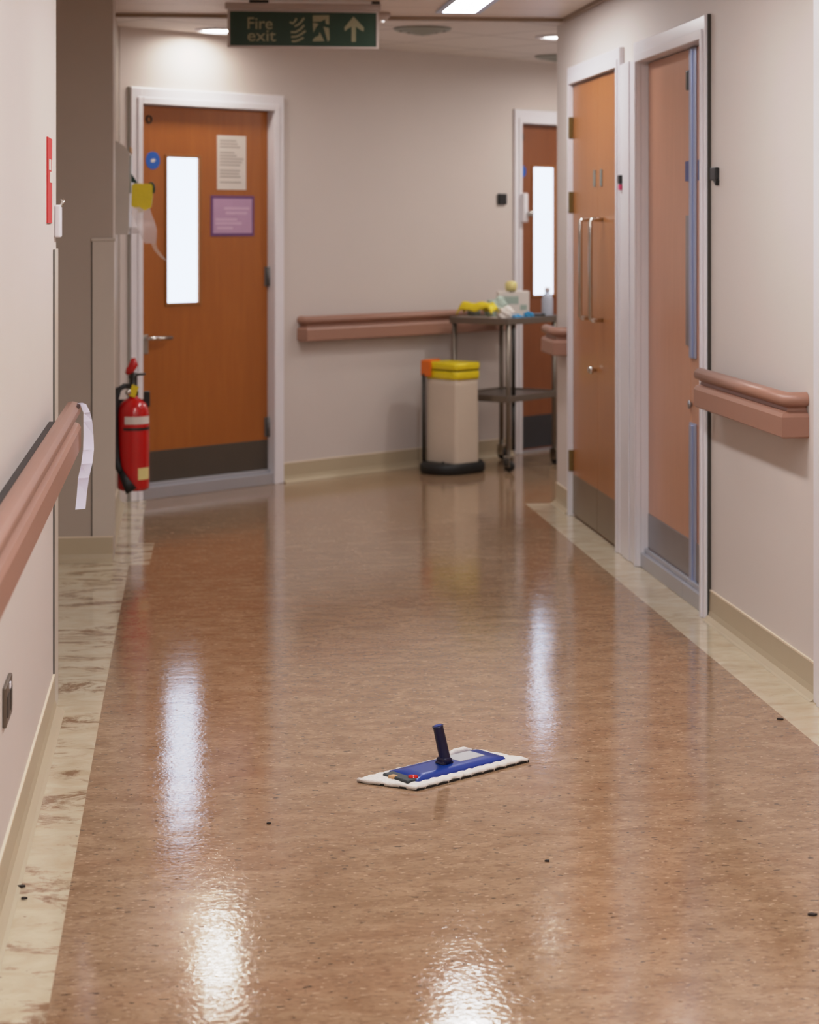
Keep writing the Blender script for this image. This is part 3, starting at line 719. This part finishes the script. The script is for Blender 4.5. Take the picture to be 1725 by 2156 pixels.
for k, (z, g_) in enumerate(((0.052, 0.98), (0.065, 1.0), (0.20, 1.0), (0.36, 0.985), (0.50, 0.98), (0.56, 0.99))):
    pts = [(x * (1 + 0.012 * math.sin(7 * math.atan2(y, x) + k)), y * (1 + 0.012 * math.sin(5 * math.atan2(y, x) + 2 * k))) for x, y in rrect(0.098 * g_, 0.122 * g_, 0.022)]
    sk.append((pts, z))
loft(sk).build('sack', 'sack', bn)
def rim(z0, z1, gx, gy): return loft([(rrect(gx * 0.98, gy * 0.98, 0.03), z0), (rrect(gx, gy, 0.03), z0 + 0.01), (rrect(gx * 1.005, gy * 1.005, 0.03), z1 - 0.01), (rrect(gx * 0.97, gy * 0.97, 0.03), z1)])
rim(0.588, 0.628, 0.106, 0.130).build('rim', 'yellow', bn)
rim(0.535, 0.583, 0.104, 0.128).build('bag_fold', 'yellow', bn)
rim(0.580, 0.592, 0.102, 0.126).build('rim_groove', 'dark', bn)
MB().box(-0.122, -0.106, 0.060, 0.138, 0.545, 0.638, 0.007).box(-0.106, 0.02, 0.112, 0.138, 0.610, 0.640, 0.008).build('orange_flap', 'orange', bn)
MB().tube([(-0.118, 0.115, 0.06), (-0.118, 0.115, 0.56)], 0.011, 10).tube([(-0.10, -0.02, 0.06), (-0.16, -0.08, 0.068)], 0.010, 8).build('support_post', 'dark', bn)

# ------------------------------------------------------------------ trolley (its short side runs out from the wall)
TA = Vector((1.828, 11.226, 0))   # near left corner
TR = BA + math.radians(8.0)
tr = empty('trolley', TA, TR, 'steel two shelf trolley standing at the back wall beside the bin', 'trolley')
TW, TD = 0.52, 0.405              # along the wall, out from the wall
zs = 0.868
for nm, z in (('top_shelf', zs), ('lower_shelf', 0.425)):
    mb = MB().box(-0.012, TW, 0.0, TD, z - 0.006, z, 0.002)
    for a in ((-0.014, TW + 0.002, -0.004, 0.006), (-0.014, TW + 0.002, TD - 0.006, TD + 0.004)): mb.box(a[0], a[1], a[2], a[3], z - 0.028, z + 0.010, 0.003)
    mb.box(-0.016, -0.006, 0.0, TD, z - 0.028, z + 0.010, 0.003).box(TW - 0.004, TW + 0.006, 0.0, TD, z - 0.028, z + 0.010, 0.003)
    mb.build(nm, 'tube', tr)
for x in (0.012, TW - 0.022):
    for y in (0.014, TD - 0.014):
        MB().tube([(x, y, 0.09), (x, y, zs - 0.004)], 0.0145, 12).build('leg', 'tube', tr)
        ct = empty('caster', (0, 0, 0)); ct.parent = tr
        cb = MB().box(x - 0.020, x - 0.014, y - 0.024, y + 0.02, 0.030, 0.086, 0.002).box(x + 0.014, x + 0.020, y - 0.024, y + 0.02, 0.030, 0.086, 0.002).box(x - 0.020, x + 0.020, y - 0.024, y + 0.022, 0.083, 0.094, 0.003)
        cb.build('caster_fork', 'chrome', ct)
        MB().lathe([(0.0, -0.012), (0.026, -0.012), (0.0325, -0.007), (0.0325, 0.007), (0.026, 0.012), (0.0, 0.012)], 24, Matrix.Translation((x, y - 0.008, 0.0335)) @ Matrix.Rotation(PI / 2, 4, 'Y')).build('caster_wheel', 'rubber', ct)
MB().tube([(0.075, 0.020, 0.43), (0.075, 0.020, zs - 0.006)], 0.012, 12).tube([(0.075, 0.020, 0.12), (0.075, 0.020, 0.40)], 0.012, 12).build('side_stay', 'dark', tr)
def on_trolley(x, y, dz=0.0005): return Matrix.Translation(TA) @ Matrix.Rotation(TR, 4, 'Z') @ Vector((x, y, zs + dz))
# things lying on it
o = loft([(rrect(0.13, 0.038, 0.02), 0.0), (rrect(0.132, 0.040, 0.02), 0.008), (rrect(0.12, 0.034, 0.02), 0.012)]).build('tray', 'sign_edge', loc=on_trolley(0.052, 0.255), rz=TR - PI / 2)
tag(o, 'flat pinkish tray under the yellow bag on the trolley', 'tray')
yb = empty('yellow_bag', on_trolley(0.052, 0.255, 0.0127), TR - PI / 2, 'folded yellow plastic bag on the left end of the trolley', 'bag')
mb = MB(); t = bmesh.new(); bmesh.ops.create_grid(t, x_segments=22, y_segments=8, size=1.0); random.seed(5)
for v_ in t.verts:
    x, y = v_.co.x, v_.co.y
    v_.co = Vector((x * 0.125, y * 0.038, 0.040 + 0.005 * math.sin(x * 6 + y * 2) + 0.006 * math.cos(y * 4 - x * 3) + random.uniform(-0.003, 0.003) - 0.034 * max(0, abs(x) - 0.8) * 5 - 0.030 * max(0, abs(y) - 0.6) * 2.5 + 0.010 * max(0, x - 0.3)))
bmesh.ops.solidify(t, geom=t.faces[:], thickness=0.010)
zm = min(v_.co.z for v_ in t.verts)
for v_ in t.verts: v_.co.z -= zm
for f in t.faces: f.smooth = True
mb._add(t); mb.build('bag', 'yellow', yb)
o = MB().lathe([(0.0, 0.0), (0.036, 0.0), (0.041, 0.028), (0.040, 0.052), (0.026, 0.060), (0.0, 0.062)], 28).build('bowl', 'grey_lid', loc=on_trolley(0.150, 0.352), rz=0)
tag(o, 'grey rounded bowl between yellow bag and white packs on the trolley', 'bowl')
pk = empty('glove_box', on_trolley(0.395, 0.23), TR - math.radians(48), 'tall white card box at the back of the trolley top', 'box')
MB().box(-0.10, 0.085, -0.04, 0.04, 0.0, 0.150, 0.004).build('carton', 'box_white', pk)
MB().box(-0.07, 0.02, -0.0415, -0.0405, 0.075, 0.12).box(0.03, 0.07, -0.0415, -0.0405, 0.04, 0.07).build('print', 'print_green', pk)
def crumple(name, w, d, h, m, seed, loc, rz, label, cat):
    random.seed(seed); t = bmesh.new(); bmesh.ops.create_icosphere(t, subdivisions=3, radius=1.0)
    ph = [random.uniform(0, 6.28) for _ in range(6)]
    for v_ in t.verts:
        c = v_.co; k = 1 + 0.13 * math.sin(4 * c.x + ph[0]) * math.cos(5 * c.y + ph[1]) + 0.10 * math.sin(7 * c.z + 6 * c.x + ph[2]) + random.uniform(-0.03, 0.03)
        z = max(c.z, -0.55)
        v_.co = Vector((c.x * k * w, c.y * k * d, (z + 0.55) / 1.55 * k * h if z > -0.55 else 0.0))
    mb = MB(); mb._add(t); o = mb.build(name, m, loc=loc, rz=rz)
    return tag(o, label, cat)
crumple('wipes_pack', 0.070, 0.050, 0.115, 'print_green', 2, on_trolley(0.205, 0.225), TR - 0.9, 'pale green crumpled plastic pack left of the white card box on the trolley', 'pack')
crumple('plastic_wrapper', 0.050, 0.034, 0.070, 'box_white', 9, on_trolley(0.125, 0.105), TR - 0.9, 'white crumpled wrapper at the front corner of the trolley top', 'wrapper')
crumple('blue_wipe', 0.036, 0.022, 0.026, 'stripe_blue', 4, on_trolley(0.145, 0.034), TR - 0.9, 'left one of two crumpled blue wipes on the trolley edge', 'wipe')
crumple('blue_wipe', 0.030, 0.022, 0.038, 'stripe_blue', 6, on_trolley(0.265, 0.040), TR - 0.9, 'right one of two crumpled blue wipes on the trolley edge', 'wipe')
o = MB().box(-0.045, 0.045, -0.025, 0.025, 0.0, 0.022, 0.005).build('case', 'black', loc=on_trolley(0.385, 0.060), rz=TR - 0.8)
tag(o, 'flat black case on the trolley right of the blue wipes', 'case')
bt = empty('bottle', on_trolley(0.478, 0.050), 0, 'clear plastic bottle on the trolley next to the right wall corner', 'bottle')
MB().lathe([(0.0, 0.0), (0.032, 0.001), (0.034, 0.01), (0.034, 0.10), (0.028, 0.125), (0.014, 0.14), (0.014, 0.15), (0.0, 0.15)], 24).build('bottle_body', 'bottle', bt)
MB().lathe([(0.0, 0.148), (0.017, 0.148), (0.017, 0.17), (0.010, 0.175), (0.0, 0.175)], 18).build('cap', 'white', bt)
o = MB().lathe([(0.0, 0.0), (0.030, 0.0), (0.036, 0.02), (0.036, 0.045), (0.022, 0.058), (0.0, 0.060)], 24).build('plastic_tub', 'yellow_pale', loc=on_trolley(0.365, 0.232, 0.1512), rz=0)
tag(o, 'pale yellow rounded tub standing on the white card box', 'tub')

# ------------------------------------------------------------------ the flat mop lying on the floor
MC = Vector((0.664, 5.118, 0.0)); MA = math.atan2(0.586, 0.81)
mp = empty('flat_mop', MC, MA, 'blue flat mop head on a white pad lying in the middle of the floor', 'mop')
t = bmesh.new(); bmesh.ops.create_grid(t, x_segments=56, y_segments=22, size=1.0); random.seed(8)
for v_ in t.verts:
    x, y = v_.co.x, v_.co.y
    e = max(abs(x), abs(y)); rgh = random.uniform(-0.0012, 0.0012)
    edge = 1.0 - max(0, (e - 0.86) / 0.14) ** 2
    sx = 0.213 * x + (0.0015 * math.sin(y * 9) * (abs(x) > 0.98)); sy = 0.079 * y + 0.0018 * math.sin(x * 31) * (abs(y) > 0.93)
    skew = 0.018 * y
    v_.co = Vector((sx - skew + 0.013 * (1 - y) * (1 - x) / 2, sy, 0.009 + 0.004 * edge + rgh * 0.7 + 0.0012 * math.sin(x * 40) * math.cos(y * 9)))
bmesh.ops.solidify(t, geom=t.faces[:], thickness=0.008)
zmin = min(v_.co.z for v_ in t.verts)
for v_ in t.verts: v_.co.z = max(v_.co.z - zmin, 0.0) + 0.0005
for f in t.faces: f.smooth = True
mb = MB(); mb._add(t); mb.build('pad', 'mop_pad', mp)
MB().prism([(-0.229, 0.078), (-0.168, -0.0805), (0.231, -0.0805), (0.196, 0.078)], 0.0004, 0.0055, 'z').build('pad_backing_shade', 'rubber', mp)  # black backing widened past the pad to paint its edge shadow
pl_ = loft([(rrect(0.159, 0.056, 0.010), 0.0115), (rrect(0.161, 0.058, 0.012), 0.014), (rrect(0.158, 0.054, 0.010), 0.0195), (rrect(0.115, 0.030, 0.012), 0.0235)])
pl_.bm.transform(Matrix.Translation((0.012, 0, 0))); pl_.build('plate', 'mop_blue', mp)
MB().box(-0.174, -0.138, -0.050, 0.046, 0.0115, 0.0205, 0.004).build('clip', 'mop_dark', mp)
MB().box(-0.180, -0.160, 0.000, 0.018, 0.0125, 0.0225, 0.003).build('yellow_button', 'cab_tan', mp)
MB().lathe([(0.0, 0.017), (0.013, 0.017), (0.013, 0.024), (0.0, 0.026)], 20, Matrix.Translation((-0.140, -0.034, 0))).build('red_button', 'red', mp)
MB().box(0.040, 0.130, -0.018, 0.042, 0.0200, 0.0250, 0.0015).build('grey_panel', 'mop_grey', mp)
MB().tube([(0.075, 0.072, 0.014), (0.105, 0.070, 0.020), (0.135, 0.068, 0.020), (0.16, 0.066, 0.014)], [0.006, 0.009, 0.009, 0.006], 12).build('pad_pocket', 'mop_pad', mp)
MB().box(-0.020, 0.020, -0.016, 0.016, 0.021, 0.031, 0.005).box(-0.014, 0.014, -0.018, 0.018, 0.024, 0.040, 0.006).build('hinge', 'mop_navy', mp)
# socket: leans a little to the left
a_ = -MA
dirx = Vector((math.cos(a_), math.sin(a_), 0))        # picture right, in the mop's frame
base = Vector((0.004, 0.0, 0.029)); tip = base - dirx * 0.020 + Vector((0, 0, 0.091))
sk_ = MB().tube([base, base.lerp(tip, 0.06), base.lerp(tip, 0.94), tip], [0.0165, 0.0145, 0.0135, 0.0150], 20)
so = sk_.build('handle_socket', 'mop_navy', mp)
MB().tube([tip + (tip - base).normalized() * 0.0002, tip + (tip - base).normalized() * 0.0012], 0.0105, 18).build('socket_mouth', 'mop_blue', so)

# scraps of dirt on the floor
def flake(x, y, r, seed, label):
    random.seed(seed); n = 9
    pts = [(r * random.uniform(0.6, 1.1) * math.cos(2 * PI * i / n) * 1.5, r * random.uniform(0.6, 1.1) * math.sin(2 * PI * i / n)) for i in range(n)]
    o = MB().prism(pts, 0.0004, 0.004, 'z').build('dirt_flake', 'dirt', loc=(x, y, 0)); o['kind'] = 'thing'
    tag(o, label, 'dirt flake')
flake(0.799, 4.376, 0.0045, 1, 'black scrap on the brown floor right of and nearer than the mop')
flake(1.277, 3.976, 0.007, 2, 'thin dark scrap on the brown floor near the right edge of the picture')
flake(0.195, 4.723, 0.004, 3, 'small dark scrap on the brown floor left of and nearer than the mop')
flake(1.690, 5.553, 0.007, 4, 'dark scrap on the edge of the right cream border near the white door frame')
flake(-0.350, 4.332, 0.006, 5, 'farther of two dark scraps on the left cream border in the foreground')
flake(-0.339, 4.255, 0.005, 6, 'nearer of two dark scraps on the left cream border in the foreground')

# ------------------------------------------------------------------ camera, light balance
cam = bpy.data.cameras.new('camera'); co = bpy.data.objects.new('camera', cam); COL.objects.link(co)
co.location = (0, 0, 1.42); co.rotation_euler = (PI / 2, 0, math.radians(-6.3918))
cam.sensor_fit = 'AUTO'; cam.sensor_width = 36.0; cam.lens = 4200.0 / 2156.0 * 36.0
cam.shift_y = -(1078.0 - 470.0) / 2156.0; cam.shift_x = 0.0
cam.clip_start = 0.05; cam.clip_end = 60
cam.dof.use_dof = True; cam.dof.focus_distance = 5.15; cam.dof.aperture_fstop = 4.7
S.camera = co
wd_ = bpy.data.worlds.new('world'); wd_.use_nodes = True; S.world = wd_
wd_.node_tree.nodes['Background'].inputs[0].default_value = (0.55, 0.52, 0.5, 1)
wd_.node_tree.nodes['Background'].inputs[1].default_value = 0.3
S.view_settings.view_transform = 'Standard'
S.view_settings.look = 'None'
S.view_settings.exposure = 0.0
# soft film shoulder for the highlights
S.view_settings.use_curve_mapping = True
cm = S.view_settings.curve_mapping
cm.white_level = (4.0, 4.0, 4.0); cm.extend = 'HORIZONTAL'
cc = cm.curves[3]
pts = [(0.0, 0.0), (0.125, 0.5), (0.2, 0.69), (0.3, 0.80), (0.5, 0.88), (1.0, 1.0)]
cc.points[0].location = pts[0]; cc.points[-1].location = pts[-1]
for p in pts[1:-1]: cc.points.new(*p)
for p in list(cc.points)[:2]: p.handle_type = 'VECTOR'
cm.update()
S.cycles.max_bounces = 10; S.cycles.diffuse_bounces = 6; S.cycles.glossy_bounces = 4
S.cycles.use_denoising = True
S.cycles.sample_clamp_indirect = 8.0
